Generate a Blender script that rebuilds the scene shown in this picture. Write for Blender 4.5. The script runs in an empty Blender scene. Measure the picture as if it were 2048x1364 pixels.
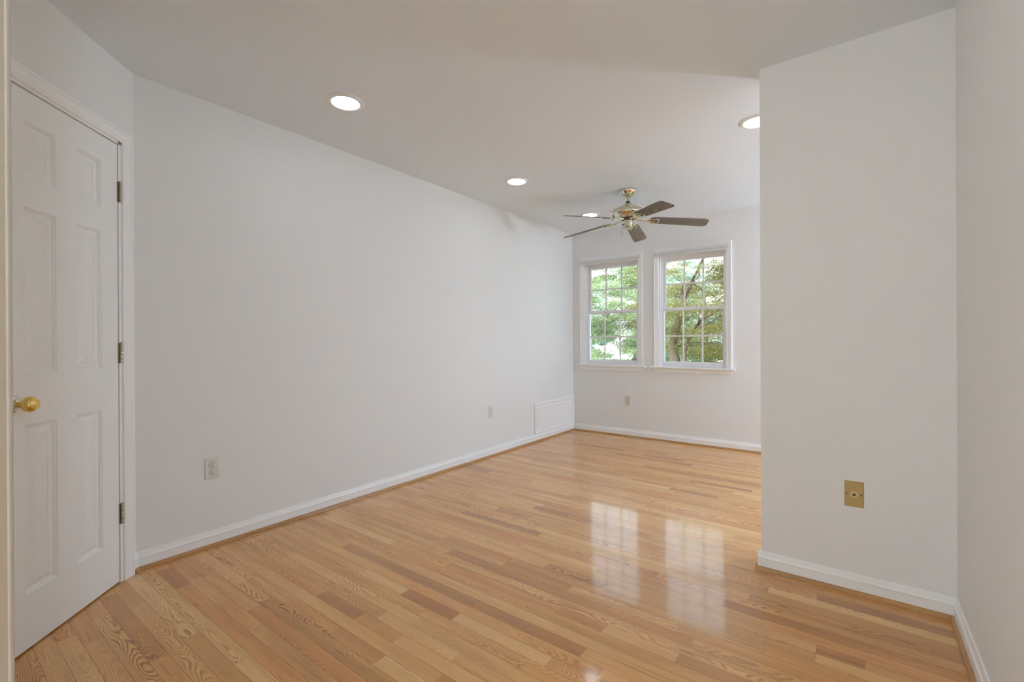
import bpy, math, random
import numpy as np
from mathutils import Vector, Matrix

sc = bpy.context.scene
COL = sc.collection
PI = math.pi

# ------------------------------------------------------------------ camera
F_PX, YAW, PITCH, ROLL = 918.72, 0.6422, 0.0015, -0.0049
CAM = Vector((2.8375, -0.6985, 1.1236))
cam = bpy.data.cameras.new('camera')
cam.sensor_width = 36.0
cam.lens = F_PX * 36.0 / 2048.0
cam.clip_start = 0.02
cam.clip_end = 400
cam_ob = bpy.data.objects.new('camera', cam)
COL.objects.link(cam_ob)
fw = Vector((-math.sin(YAW), math.cos(YAW), 0)); rt = Vector((math.cos(YAW), math.sin(YAW), 0)); up = Vector((0, 0, 1))
f2 = fw * math.cos(PITCH) - up * math.sin(PITCH); u2 = up * math.cos(PITCH) + fw * math.sin(PITCH)
r3 = rt * math.cos(ROLL) + u2 * math.sin(ROLL); u3 = u2 * math.cos(ROLL) - rt * math.sin(ROLL)
mt = Matrix((r3, u3, -f2)).transposed().to_4x4()
mt.translation = CAM
cam_ob.matrix_world = mt
sc.camera = cam_ob

# ------------------------------------------------------------------ light
SKY, SUN, LED, HALL_FILL = 1.6, 2.7, 6.5, 6.5
FILL_GLOBE, FILL_GLOBE_HALL = 52.0, 39.0  # strengths of the two added globe fill lamps
w = bpy.data.worlds.new('sky'); sc.world = w; w.use_nodes = True
nt = w.node_tree; nt.nodes.clear()
wo = nt.nodes.new('ShaderNodeOutputWorld'); bg = nt.nodes.new('ShaderNodeBackground')
tc = nt.nodes.new('ShaderNodeTexCoord'); sep = nt.nodes.new('ShaderNodeSeparateXYZ')
rp = nt.nodes.new('ShaderNodeValToRGB')
nt.links.new(tc.outputs['Generated'], sep.inputs[0]); nt.links.new(sep.outputs['Z'], rp.inputs[0])
rp.color_ramp.elements[0].position = 0.0; rp.color_ramp.elements[0].color = (0.95, 1.0, 1.0, 1)
rp.color_ramp.elements[1].position = 0.6; rp.color_ramp.elements[1].color = (0.55, 0.78, 1.0, 1)
nt.links.new(rp.outputs[0], bg.inputs[0])
# the sky is brighter on the sun's side (behind the camera)
sm = nt.nodes.new('ShaderNodeMapRange'); sm.interpolation_type = 'SMOOTHSTEP'
nt.links.new(sep.outputs['Y'], sm.inputs[0])
sm.inputs[1].default_value = 0.2; sm.inputs[2].default_value = -0.9; sm.inputs[3].default_value = SKY; sm.inputs[4].default_value = SKY * 1.6
nt.links.new(sm.outputs[0], bg.inputs[1])
nt.links.new(bg.outputs[0], wo.inputs[0])

sun = bpy.data.lights.new('sun', 'SUN'); sun.energy = SUN; sun.angle = 0.01; sun.color = (1.0, 0.95, 0.86)
sun_ob = bpy.data.objects.new('sun', sun); COL.objects.link(sun_ob)
sun_ob.rotation_euler = Vector((0.35, 0.62, -0.95)).to_track_quat('-Z', 'Y').to_euler()

sc.view_settings.view_transform = 'Standard'
sc.view_settings.look = 'None'
sc.view_settings.gamma = 1.0
sc.view_settings.use_curve_mapping = False
sc.view_settings.exposure = 1.18
sc.cycles.use_denoising = True
sc.cycles.max_bounces = 12
sc.cycles.diffuse_bounces = 8
sc.cycles.glossy_bounces = 5
sc.cycles.transparent_max_bounces = 16
sc.cycles.sample_clamp_indirect = 6.0

# ------------------------------------------------------------------ room numbers
H = 2.44          # ceiling
L = 4.376         # back wall
XB, YB, TB = 2.4654, 1.827, 0.112   # partition end and face, thickness
XR = 3.16         # right wall of the near passage
XE = 6.05         # right wall of the far room
HX, HY = 1.60, -0.574               # outside corner near the camera
YN = -3.30        # wall behind the camera

# ------------------------------------------------------------------ mesh builder
class MB:
    def __init__(s): s.v = []; s.f = []; s.uv = None
    def add(s, vs, fs):
        o = len(s.v); s.v += [tuple(p) for p in vs]; s.f += [tuple(i + o for i in f) for f in fs]; return s
    def box(s, x0, x1, y0, y1, z0, z1):
        return s.add([(x0, y0, z0), (x1, y0, z0), (x1, y1, z0), (x0, y1, z0), (x0, y0, z1), (x1, y0, z1), (x1, y1, z1), (x0, y1, z1)],
                     [(0, 3, 2, 1), (4, 5, 6, 7), (0, 1, 5, 4), (1, 2, 6, 5), (2, 3, 7, 6), (3, 0, 4, 7)])
    def bbox(s, x0, x1, y0, y1, z0, z1, b):
        """box with chamfered edges, room side at y0"""
        def ring(i, y): return [(x0 + i, y, z0 + i), (x1 - i, y, z0 + i), (x1 - i, y, z1 - i), (x0 + i, y, z1 - i)]
        rings = [ring(0, y1), ring(0, y0 + b), ring(b, y0)]
        vs = sum(rings, []); fs = [(8, 9, 10, 11), (3, 2, 1, 0)]
        for r in range(2):
            for k in range(4):
                a = r * 4 + k; c = r * 4 + (k + 1) % 4
                fs.append((a, c, c + 4, a + 4))
        return s.add(vs, fs)
    def lathe(s, prof, n=32, c=(0, 0, 0), M=None):
        vs = []
        for r, z in prof:
            for k in range(n):
                a = 2 * PI * k / n
                p = Vector((r * math.cos(a), r * math.sin(a), z))
                if M is not None: p = M @ p
                vs.append((p.x + c[0], p.y + c[1], p.z + c[2]))
        fs = []
        for i in range(len(prof) - 1):
            for k in range(n):
                k2 = (k + 1) % n
                fs.append((i * n + k, (i + 1) * n + k, (i + 1) * n + k2, i * n + k2))
        if prof[0][0] > 1e-6: fs.append(tuple(range(n)))
        if prof[-1][0] > 1e-6: fs.append(tuple(reversed([(len(prof) - 1) * n + k for k in range(n)])))
        return s.add(vs, fs)
    def tube(s, pts, rad, n=8, flat=1.0):
        pts = [Vector(p) for p in pts]; vs = []; fs = []
        for i, p in enumerate(pts):
            d = (pts[min(i + 1, len(pts) - 1)] - pts[max(i - 1, 0)]).normalized()
            ref = Vector((0, 0, 1)) if abs(d.z) < 0.9 else Vector((1, 0, 0))
            a = d.cross(ref).normalized(); b = a.cross(d).normalized()
            r = rad[i] if isinstance(rad, (list, tuple)) else rad
            for k in range(n):
                t = 2 * PI * k / n
                vs.append(p + a * (r * math.cos(t)) + b * (r * flat * math.sin(t)))
        for i in range(len(pts) - 1):
            for k in range(n):
                k2 = (k + 1) % n
                fs.append((i * n + k, i * n + k2, (i + 1) * n + k2, (i + 1) * n + k))
        fs.append(tuple(reversed(range(n)))); fs.append(tuple((len(pts) - 1) * n + k for k in range(n)))
        return s.add(vs, fs)
    def frame(s, a0, a1, b0, b1, prof, y=0.0, open_bottom=False):
        """rectangular moulding in the local XZ plane; prof = [(inset, height towards the room)]"""
        rings = []
        for i, h in prof:
            bb = b0 if open_bottom else b0 + i
            rings.append([(a0 + i, y - h, bb), (a0 + i, y - h, b1 - i), (a1 - i, y - h, b1 - i), (a1 - i, y - h, bb)])
        vs = sum(rings, []); fs = []
        m = 3 if open_bottom else 4
        for r in range(len(rings) - 1):
            for k in range(m):
                k2 = (k + 1) % 4
                fs.append((r * 4 + k, r * 4 + k2, (r + 1) * 4 + k2, (r + 1) * 4 + k))
        if open_bottom:
            n = len(prof)
            fs.append(tuple(r * 4 for r in range(n))); fs.append(tuple(r * 4 + 3 for r in reversed(range(n))))
        return s.add(vs, fs)
    def extrude(s, prof, p0, p1, nrm):
        """profile [(out, z)] swept straight from p0 to p1 on the floor plan; nrm = direction out of the wall"""
        n = len(prof); vs = []
        for p in (p0, p1):
            for o, z in prof: vs.append((p[0] + nrm[0] * o, p[1] + nrm[1] * o, z))
        fs = [(k, (k + 1) % n, n + (k + 1) % n, n + k) for k in range(n)]
        fs += [tuple(reversed(range(n))), tuple(range(n, 2 * n))]
        return s.add(vs, fs)
    def build(s, name, mat, parent=None, smooth=False, kind=None, label=None, cat=None, group=None, angle=40, loc=None):
        me = bpy.data.meshes.new(name); me.from_pydata(s.v, [], s.f); me.validate(); me.update()
        import bmesh
        bm = bmesh.new(); bm.from_mesh(me); bmesh.ops.recalc_face_normals(bm, faces=bm.faces); bm.to_mesh(me); bm.free()
        if mat: me.materials.append(mat)
        if smooth:
            me.shade_smooth()
            me.set_sharp_from_angle(angle=math.radians(angle))
        o = bpy.data.objects.new(name, me); COL.objects.link(o)
        if parent: o.parent = parent
        if loc: o.location = loc
        tag(o, label, cat, group, kind)
        return o

def tag(o, label=None, cat=None, group=None, kind=None):
    if label: o['label'] = label
    if cat: o['category'] = cat
    if group: o['group'] = group
    if kind: o['kind'] = kind
    return o

def empty(name, loc, rz=0, **k):
    o = bpy.data.objects.new(name, None); o.empty_display_size = 0.1
    COL.objects.link(o); o.location = loc; o.rotation_euler = (0, 0, rz)
    return tag(o, **k)

def copy_tree(o, parent=None):
    c = o.copy(); COL.objects.link(c)
    if parent: c.parent = parent
    for ch in [x for x in bpy.data.objects if x.parent == o]:
        copy_tree(ch, c)
    return c

# ------------------------------------------------------------------ materials
def newmat(name):
    m = bpy.data.materials.new(name); m.use_nodes = True
    n = m.node_tree; n.nodes.clear()
    out = n.nodes.new('ShaderNodeOutputMaterial')
    b = n.nodes.new('ShaderNodeBsdfPrincipled'); n.links.new(b.outputs[0], out.inputs[0])
    return m, n, b, out

def simple(name, col, rough=0.5, metal=0.0, bump=0.0, bscale=200, var=0.0, coat=0.0, spec=0.5):
    m, n, b, out = newmat(name)
    b.inputs['Base Color'].default_value = (*col, 1); b.inputs['Roughness'].default_value = rough
    b.inputs['Metallic'].default_value = metal; b.inputs['Coat Weight'].default_value = coat
    b.inputs['Specular IOR Level'].default_value = spec
    t = n.nodes.new('ShaderNodeTexCoord')
    if bump:
        ns = n.nodes.new('ShaderNodeTexNoise'); ns.inputs['Scale'].default_value = bscale; ns.inputs['Detail'].default_value = 3
        n.links.new(t.outputs['Object'], ns.inputs['Vector'])
        bp = n.nodes.new('ShaderNodeBump'); bp.inputs['Strength'].default_value = bump; bp.inputs['Distance'].default_value = 0.001
        n.links.new(ns.outputs[0], bp.inputs['Height']); n.links.new(bp.outputs[0], b.inputs['Normal'])
    if var:
        ns = n.nodes.new('ShaderNodeTexNoise'); ns.inputs['Scale'].default_value = 1.3; ns.inputs['Detail'].default_value = 2
        n.links.new(t.outputs['Object'], ns.inputs['Vector'])
        mx = n.nodes.new('ShaderNodeMix'); mx.data_type = 'RGBA'
        mx.inputs[6].default_value = (*[c * (1 - var) for c in col], 1); mx.inputs[7].default_value = (*[min(1, c * (1 + var)) for c in col], 1)
        n.links.new(ns.outputs[0], mx.inputs[0]); n.links.new(mx.outputs[2], b.inputs['Base Color'])
    return m

M_wall = simple('wall_paint', (0.81, 0.81, 0.80), 0.6, bump=0.10, bscale=260, var=0.012, spec=0.3)
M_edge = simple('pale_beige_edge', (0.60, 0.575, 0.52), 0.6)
M_beige = simple('beige_wall', (0.52, 0.475, 0.40), 0.6, bump=0.10, bscale=260, spec=0.3)  # near left wall: one even beige, darker than the other walls
M_ceil = simple('ceiling_paint', (0.80, 0.85, 0.895), 0.85, bump=0.06, bscale=200, var=0.01, spec=0.15)
M_trim = simple('trim_paint', (0.89, 0.892, 0.89), 0.33, bump=0.03, bscale=90)
M_door = simple('door_paint', (0.85, 0.85, 0.84), 0.38, bump=0.05, bscale=120)
M_vinyl = simple('window_vinyl', (0.86, 0.85, 0.86), 0.35)
M_blind = simple('blind_enamel', (0.68, 0.675, 0.65), 0.4)
M_white = simple('outlet_plastic', (0.74, 0.74, 0.69), 0.3)
M_grey = simple('old_outlet_plastic', (0.64, 0.63, 0.54), 0.35)
M_dark = simple('slot_black', (0.012, 0.011, 0.010), 0.6)
M_tan = simple('tan_plastic', (0.48, 0.33, 0.12), 0.35)
M_tanl = simple('tan_plastic_insert', (0.60, 0.46, 0.22), 0.35)
M_brass = simple('polished_brass', (0.80, 0.56, 0.18), 0.09, 1.0)
M_nick = simple('pale_polished_brass', (0.74, 0.70, 0.57), 0.07, 1.0)
M_dmet = simple('dark_metal', (0.10, 0.09, 0.07), 0.3, 1.0)
M_hinge = simple('antique_hinge_steel', (0.50, 0.46, 0.37), 0.38, 1.0)
M_cord = simple('cord_cotton', (0.80, 0.76, 0.70), 0.7)
M_trimring = simple('light_trim_white', (0.82, 0.81, 0.79), 0.4)
M_grass = simple('lawn_grass', (0.11, 0.18, 0.06), 0.9, bump=1.0, bscale=6, var=0.35)
M_ext = simple('siding', (0.6, 0.58, 0.55), 0.8)

def emis(name, col, s):
    m = bpy.data.materials.new(name); m.use_nodes = True; n = m.node_tree; n.nodes.clear()
    o = n.nodes.new('ShaderNodeOutputMaterial'); e = n.nodes.new('ShaderNodeEmission')
    e.inputs[0].default_value = (*col, 1); e.inputs[1].default_value = s
    n.links.new(e.outputs[0], o.inputs[0]); return m
M_led = emis('led_lens', (0.86, 0.97, 1.08), LED)
M_led_hall = emis('hall_fill_lens', (0.92, 0.97, 0.98), HALL_FILL)  # lens of the added passage downlights

# window glass: clear pane with its Fresnel reflection
M_glass = bpy.data.materials.new('window_glass'); M_glass.use_nodes = True
n = M_glass.node_tree; n.nodes.clear()
o = n.nodes.new('ShaderNodeOutputMaterial'); tr = n.nodes.new('ShaderNodeBsdfTransparent'); gl = n.nodes.new('ShaderNodeBsdfGlossy')
fr = n.nodes.new('ShaderNodeFresnel'); fr.inputs[0].default_value = 1.45; mx = n.nodes.new('ShaderNodeMixShader')
tr.inputs[0].default_value = (0.96, 0.98, 0.97, 1); gl.inputs[1].default_value = 0.01
n.links.new(fr.outputs[0], mx.inputs[0]); n.links.new(tr.outputs[0], mx.inputs[1]); n.links.new(gl.outputs[0], mx.inputs[2]); n.links.new(mx.outputs[0], o.inputs[0])

# ---- oak: plank coordinates come from the mesh (uv in metres; tone, red, seed per board)
def math_node(n, op, a, b=None, c=None, clamp=False):
    q = n.nodes.new('ShaderNodeMath'); q.operation = op; q.use_clamp = clamp
    for i, x in enumerate((a, b, c)):
        if x is None: continue
        if isinstance(x, (int, float)): q.inputs[i].default_value = x
        else: n.links.new(x, q.inputs[i])
    return q.outputs[0]

def attr(n, name):
    a = n.nodes.new('ShaderNodeAttribute'); a.attribute_name = name; return a.outputs['Fac']

def oak(name, width, palette, rough, spec_ior, seams=True, line=0.36, coat=0.0, rings_per_m=230.0):
    m, n, b, out = newmat(name)
    uv = n.nodes.new('ShaderNodeUVMap'); uv.uv_map = 'UVMap'
    sx = n.nodes.new('ShaderNodeSeparateXYZ'); n.links.new(uv.outputs[0], sx.inputs[0])
    u, v = sx.outputs[0], sx.outputs[1]
    tone, red, seed = attr(n, 'tone'), attr(n, 'red'), attr(n, 'seed')
    M = lambda op, a, bb=None, c=None, clamp=False: math_node(n, op, a, bb, c, clamp)
    def noise(us, vs, off, detail=2.0, rough=0.5):
        cb = n.nodes.new('ShaderNodeCombineXYZ')
        n.links.new(M('MULTIPLY', u, us), cb.inputs[0]); n.links.new(M('MULTIPLY', v, vs), cb.inputs[1])
        n.links.new(M('MULTIPLY_ADD', seed, 91.7, off), cb.inputs[2])
        t = n.nodes.new('ShaderNodeTexNoise'); t.inputs['Scale'].default_value = 1.0
        t.inputs['Detail'].default_value = detail; t.inputs['Roughness'].default_value = rough
        n.links.new(cb.outputs[0], t.inputs['Vector']); return t.outputs[0]
    r1 = M('FRACT', M('MULTIPLY', seed, 13.37)); r2 = M('FRACT', M('MULTIPLY', seed, 47.11))
    # rings of a log cut by a board: distance to a wandering pith
    d = M('MULTIPLY', M('SUBTRACT', noise(1.5, 2.0, 0.0, 2.0, 0.5), 0.5), 0.20)
    d = M('ADD', d, M('MULTIPLY', M('SUBTRACT', r2, 0.35), 0.09))
    x = M('SUBTRACT', v, M('MULTIPLY', M('MULTIPLY_ADD', r1, 2.2, -0.6), width))
    rr = M('SQRT', M('ADD', M('MULTIPLY', x, x), M('MULTIPLY', d, d)))
    wob = M('MULTIPLY', noise(4.0, 30.0, 5.0, 3.0), 3.6)
    ph = M('FRACT', M('ADD', M('MULTIPLY', rr, rings_per_m), wob))
    a1 = n.nodes.new('ShaderNodeMapRange'); a1.interpolation_type = 'SMOOTHSTEP'
    n.links.new(ph, a1.inputs[0]); a1.inputs[1].default_value = 0.35; a1.inputs[2].default_value = 0.86
    a2 = n.nodes.new('ShaderNodeMapRange'); n.links.new(ph, a2.inputs[0]); a2.inputs[1].default_value = 1.0; a2.inputs[2].default_value = 0.86
    late = M('MULTIPLY', a1.outputs[0], a2.outputs[0])
    str_ = M('MULTIPLY_ADD', M('FRACT', M('MULTIPLY', seed, 7.77)), 0.9, 0.25)
    patch = n.nodes.new('ShaderNodeMapRange'); n.links.new(noise(3.2, 34.0, 13.0, 2.0), patch.inputs[0])
    patch.inputs[1].default_value = 0.32; patch.inputs[2].default_value = 0.66; patch.inputs[3].default_value = 0.25; patch.inputs[4].default_value = 1.15
    late = M('MULTIPLY', M('MULTIPLY', late, str_), patch.outputs[0])
    stk = n.nodes.new('ShaderNodeMapRange'); n.links.new(noise(2.6, 70.0, 41.0, 2.0), stk.inputs[0])
    stk.inputs[1].default_value = 0.66; stk.inputs[2].default_value = 0.80; stk.inputs[4].default_value = 0.8
    pores = noise(14.0, 900.0, 9.0, 2.0, 0.6)
    por = n.nodes.new('ShaderNodeMapRange'); n.links.new(pores, por.inputs[0]); por.inputs[1].default_value = 0.52; por.inputs[2].default_value = 0.75
    low = noise(1.2, 9.0, 20.0, 2.0)
    # colour
    cr = n.nodes.new('ShaderNodeValToRGB'); els = cr.color_ramp.elements
    els[0].position = 0.0; els[0].color = (*palette[0], 1); els[1].position = 1.0; els[1].color = (*palette[2], 1)
    e = els.new(0.5); e.color = (*palette[1], 1)
    tl = M('ADD', tone, M('MULTIPLY', M('SUBTRACT', low, 0.5), 0.95), clamp=True)
    n.links.new(tl, cr.inputs[0])
    mr = n.nodes.new('ShaderNodeMix'); mr.data_type = 'RGBA'; mr.blend_type = 'MULTIPLY'
    mr.inputs[7].default_value = (*palette[3], 1); n.links.new(red, mr.inputs[0]); n.links.new(cr.outputs[0], mr.inputs[6])
    m1 = n.nodes.new('ShaderNodeMix'); m1.data_type = 'RGBA'; m1.blend_type = 'MULTIPLY'
    m1.inputs[7].default_value = (*palette[4], 1); n.links.new(mr.outputs[2], m1.inputs[6])
    n.links.new(M('MULTIPLY', late, line * 2.4, clamp=True), m1.inputs[0])
    m2 = n.nodes.new('ShaderNodeMix'); m2.data_type = 'RGBA'; m2.blend_type = 'MULTIPLY'
    m2.inputs[7].default_value = (0.55, 0.45, 0.36, 1); n.links.new(m1.outputs[2], m2.inputs[6])
    n.links.new(M('MULTIPLY', por.outputs[0], 0.5), m2.inputs[0])
    m5 = n.nodes.new('ShaderNodeMix'); m5.data_type = 'RGBA'; m5.blend_type = 'MULTIPLY'
    m5.inputs[7].default_value = (0.58, 0.44, 0.32, 1); n.links.new(m2.outputs[2], m5.inputs[6]); n.links.new(stk.outputs[0], m5.inputs[0])
    col = m5.outputs[2]
    b.inputs['Roughness'].default_value = rough
    b.inputs['IOR'].default_value = spec_ior
    b.inputs['Coat Weight'].default_value = coat; b.inputs['Coat Roughness'].default_value = 0.085
    if seams:
        ln = attr(n, 'blen')
        e1 = M('LESS_THAN', v, 0.0006); e2 = M('GREATER_THAN', v, width - 0.0006)
        e3 = M('LESS_THAN', u, 0.0007)
        gap = M('MAXIMUM', M('MAXIMUM', e1, e2), e3)
        m3 = n.nodes.new('ShaderNodeMix'); m3.data_type = 'RGBA'; m3.blend_type = 'MULTIPLY'
        m3.inputs[7].default_value = (0.36, 0.25, 0.16, 1); n.links.new(gap, m3.inputs[0]); n.links.new(col, m3.inputs[6])
        col = m3.outputs[2]
        bp = n.nodes.new('ShaderNodeBump'); bp.inputs['Strength'].default_value = 0.12; bp.inputs['Distance'].default_value = 0.0006
        hgt = M('MULTIPLY_ADD', M('MAXIMUM', e1, e2), -1.0, M('MULTIPLY', noise(3.0, 25.0, 31.0, 1.0), 0.8))
        n.links.new(hgt, bp.inputs['Height']); n.links.new(bp.outputs[0], b.inputs['Normal'])
    n.links.new(col, b.inputs['Base Color'])
    return m

OAKPAL = [(0.46, 0.235, 0.085), (0.74, 0.41, 0.148), (0.87, 0.565, 0.255), (0.97, 0.81, 0.76), (0.56, 0.42, 0.30)]
BW = 0.0575
M_floor = oak('oak_strip_floor', BW, OAKPAL, 0.34, 1.35, coat=0.58, line=0.52)
M_shoe = oak('oak_shoe_moulding', 0.03, [(0.38, 0.21, 0.085), (0.52, 0.30, 0.125), (0.60, 0.37, 0.17), (0.95, 0.85, 0.75), (0.6, 0.46, 0.33)], 0.25, 1.5, seams=False)
M_blade = oak('weathered_oak_blade', 0.13, [(0.16, 0.14, 0.12), (0.27, 0.24, 0.21), (0.36, 0.32, 0.285), (0.95, 0.9, 0.85), (0.34, 0.30, 0.27)], 0.6, 1.35, seams=False, line=0.8, rings_per_m=80)

def wood_attrs(me, uvs, tone, red, seed, blen=None):
    uvl = me.uv_layers.new(name='UVMap')
    uvl.data.foreach_set('uv', np.asarray(uvs, np.float32).ravel())
    for nm, val in (('tone', tone), ('red', red), ('seed', seed), ('blen', blen if blen is not None else tone)):
        a = me.attributes.new(nm, 'FLOAT', 'FACE'); a.data.foreach_set('value', np.asarray(val, np.float32))

def wood_uniform(ob, axis_u, axis_v, v0, tone, red, seed):
    me = ob.data; vs = me.vertices; uvs = []
    for lp in me.loops:
        co = vs[lp.vertex_index].co; uvs.append((co[axis_u], co[axis_v] - v0))
    n_ = len(me.polygons)
    wood_attrs(me, uvs, [tone] * n_, [red] * n_, [seed] * n_)

# ------------------------------------------------------------------ floor: every strip of oak has its own face
def make_floor():
    rnd = random.Random(11)
    x0, x1, y0, y1 = -0.12, XE + 0.12, YN - 0.12, L + 0.15
    k0 = math.floor((y0 - 0.629) / BW); k1 = math.ceil((y1 - 0.629) / BW)
    fixed = [(-4, 0.93, 1.21, .2, .3), (0, 1.22, 1.53, .12, .8), (2, 1.54, 2.05, .20, .6), (-6, 1.49, 1.95, .85, .1), (-6, 1.22, 1.49, .3, .3),
             (-8, 0.80, 1.60, .3, .9), (-9, 0.95, 1.50, .45, .1), (-2, 0.45, 1.42, .8, .3), (-12, 0.05, 0.80, .78, .1), (-10, 0.10, 0.36, .25, .7),
             (-9, 0.32, 0.66, .8, .4), (-13, 0.38, 1.15, .62, .1), (-14, 0.19, 0.85, .2, .4), (-15, 0.35, 0.98, .65, .1),
             (17, 2.52, 3.30, .85, .1), (18, 2.70, 3.30, .10, .2), (19, 2.40, 3.30, .45, .1), (16, 2.1, 3.30, .5, .1), (10, 2.72, 3.0, .8, .3), (11, 2.72, 2.86, .3, .6),
             (42, 1.78, 2.22, .15, .7), (33, 0.70, 2.45, .34, .8), (37, 1.71, 2.05, .2, .5), (21, 1.10, 1.36, .2, .8), (18, 0.92, 1.18, .3, .5),
             (52, 1.17, 1.56, .1, .4), (10, 1.60, 1.92, .3, .6), (8, 1.80, 2.28, .85, .5), (5, 2.33, 2.60, .2, .3), (5, 2.05, 2.33, .75, .3)]
    vs, fs, uv, tone, red, seed, bl = [], [], [], [], [], [], []
    def board(k, a, b, t, r):
        ya = max(y0, 0.629 + k * BW); yb_ = min(y1, 0.629 + (k + 1) * BW)
        if b - a < 0.01 or yb_ <= ya: return
        o = len(vs); vs.extend([(a, ya, 0), (b, ya, 0), (b, yb_, 0), (a, yb_, 0)]); fs.append((o, o + 1, o + 2, o + 3))
        uv.extend([(0, 0), (b - a, 0), (b - a, BW), (0, BW)]); tone.append(t); red.append(r); seed.append(rnd.random()); bl.append(b - a)
    def pick():
        q = rnd.random()
        if q < 0.05: t = rnd.uniform(0.15, 0.32)
        elif q < 0.84: t = rnd.uniform(0.45, 0.64)
        else: t = rnd.uniform(0.66, 0.84)
        return t, (rnd.random() ** 1.6) * 0.9
    for k in range(k0, k1):
        fx = sorted([f for f in fixed if f[0] == k], key=lambda f: f[1])
        x = x0 - rnd.uniform(0, 0.7)
        segs = []; cur = x0
        for f in fx + [None]:
            end = f[1] if f else x1
            while cur < end - 1e-6:
                ln_ = min(1.9, max(0.24, rnd.lognormvariate(-0.28, 0.48)))
                if cur == x0: ln_ *= rnd.uniform(0.3, 1)
                nx = cur + ln_
                if end - nx < 0.2: nx = end
                t, r = pick(); board(k, cur, min(nx, end), t, r); cur = min(nx, end)
            if f: board(k, f[1], f[2], f[3], f[4]); cur = f[2]
    # underside
    o = len(vs); vs.extend([(x0, y0, -0.10), (x1, y0, -0.10), (x1, y1, -0.10), (x0, y1, -0.10), (x0, y0, -0.001), (x1, y0, -0.001), (x1, y1, -0.001), (x0, y1, -0.001)])
    for q in ((0, 3, 2, 1), (0, 1, 5, 4), (1, 2, 6, 5), (2, 3, 7, 6), (3, 0, 4, 7)):
        fs.append(tuple(o + i for i in q)); uv.extend([(0, .01)] * 4); tone.append(.5); red.append(.2); seed.append(.5); bl.append(1)
    me = bpy.data.meshes.new('floor'); me.from_pydata(vs, [], fs); me.update()
    wood_attrs(me, uv, tone, red, seed, bl); me.materials.append(M_floor)
    ob = bpy.data.objects.new('floor', me); COL.objects.link(ob)
    tag(ob, 'glossy natural oak strip floor of narrow boards in varied tan tones', 'floor', kind='structure')
make_floor()

# ------------------------------------------------------------------ room shell
S = 'structure'
MB().box(-0.12, XE + 0.12, YN - 0.12, L + 0.15, H, H + 0.12).build('ceiling', M_ceil, kind=S, label='flat off-white painted ceiling over the whole room', cat='ceiling')
MB().box(-0.12, 0, YN, L, 0, H).build('wall_left', M_wall, kind=S, label='long plain off-white wall on the left with two outlets', cat='wall')
# back wall with four openings (two of them stand behind the partition)
WZ0, WZ1, WHW = 0.806, 2.073, 0.345
WC = [0.5045, 1.433, 4.50, 5.43]
mb = MB(); y0, y1 = L, L + 0.15
mb.box(-0.12, XE + 0.12, y0, y1, 0, WZ0); mb.box(-0.12, XE + 0.12, y0, y1, WZ1, H)
edges = [-0.12] + sum([[c - WHW, c + WHW] for c in WC], []) + [XE + 0.12]
for i in range(0, len(edges), 2): mb.box(edges[i], edges[i + 1], y0, y1, WZ0, WZ1)
mb.build('wall_back', M_wall, kind=S, label='off-white end wall holding the white windows', cat='wall')
MB().box(XB, XE, YB, YB + TB, 0, H).build('wall_partition', M_wall, kind=S, label='beige-white stub wall in front of the right part of the room, with a phone jack', cat='wall')
MB().box(XR, XR + 0.12, YN, YB, 0, H).build('wall_right', M_wall, kind=S, label='plain off-white wall along the right edge', cat='wall')
MB().box(XE, XE + 0.12, YB, L, 0, H).build('wall_far_right', M_wall, kind=S, label='off-white side wall hidden behind the stub wall', cat='wall')
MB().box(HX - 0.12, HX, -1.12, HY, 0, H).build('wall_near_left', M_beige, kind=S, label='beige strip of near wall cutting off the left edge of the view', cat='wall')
MB().box(0.60, HX - 0.12, HY - 0.12, HY, 0, H).build('wall_closet_side', M_wall, kind=S, label='short white wall between the closet door and the near corner', cat='wall')
MB().box(0, HX - 0.12, -1.12, -1.02, 0, H).build('wall_closet_back', M_wall, kind=S, label='white wall at the back of the closet', cat='wall')
MB().box(-0.12, XR + 0.12, YN - 0.12, YN, 0, H).build('wall_behind', M_wall, kind=S, label='off-white wall closing the passage behind the viewer', cat='wall')

# corner bead of the near wall: a softly rounded plaster edge
mb = MB(); pts = []
for k in range(9):
    a = PI / 2 * k / 8
    pts.append((HX - 0.004 + 0.006 * math.cos(a), HY - 0.004 + 0.006 * math.sin(a)))
pts += [(HX - 0.004, HY - 0.012), ]
vs = [(p[0], p[1], 0) for p in pts] + [(p[0], p[1], H) for p in pts]; nn = len(pts)
mb.add(vs, [(k, (k + 1) % nn, nn + (k + 1) % nn, nn + k) for k in range(nn)])
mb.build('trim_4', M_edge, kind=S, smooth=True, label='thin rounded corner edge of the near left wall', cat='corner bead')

# ------------------------------------------------------------------ diagonal closet wall and door (local X runs towards the corner, so X = -s)
DW = 3 * PI / 4
D0, D1, DT = -0.704, -0.118, 2.044
mb = MB(); J0, J1, JT = -0.728, -0.094, 2.068
mb.box(-0.812, J0, 0, 0.12, 0, H); mb.box(J1, 0.0, 0, 0.12, 0, H); mb.box(J0, J1, 0, 0.12, JT, H)
wd = mb.build('wall_door', M_wall, kind=S, label='narrow diagonal white wall around the closet door', cat='wall')
wd.rotation_euler = (0, 0, DW)

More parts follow.
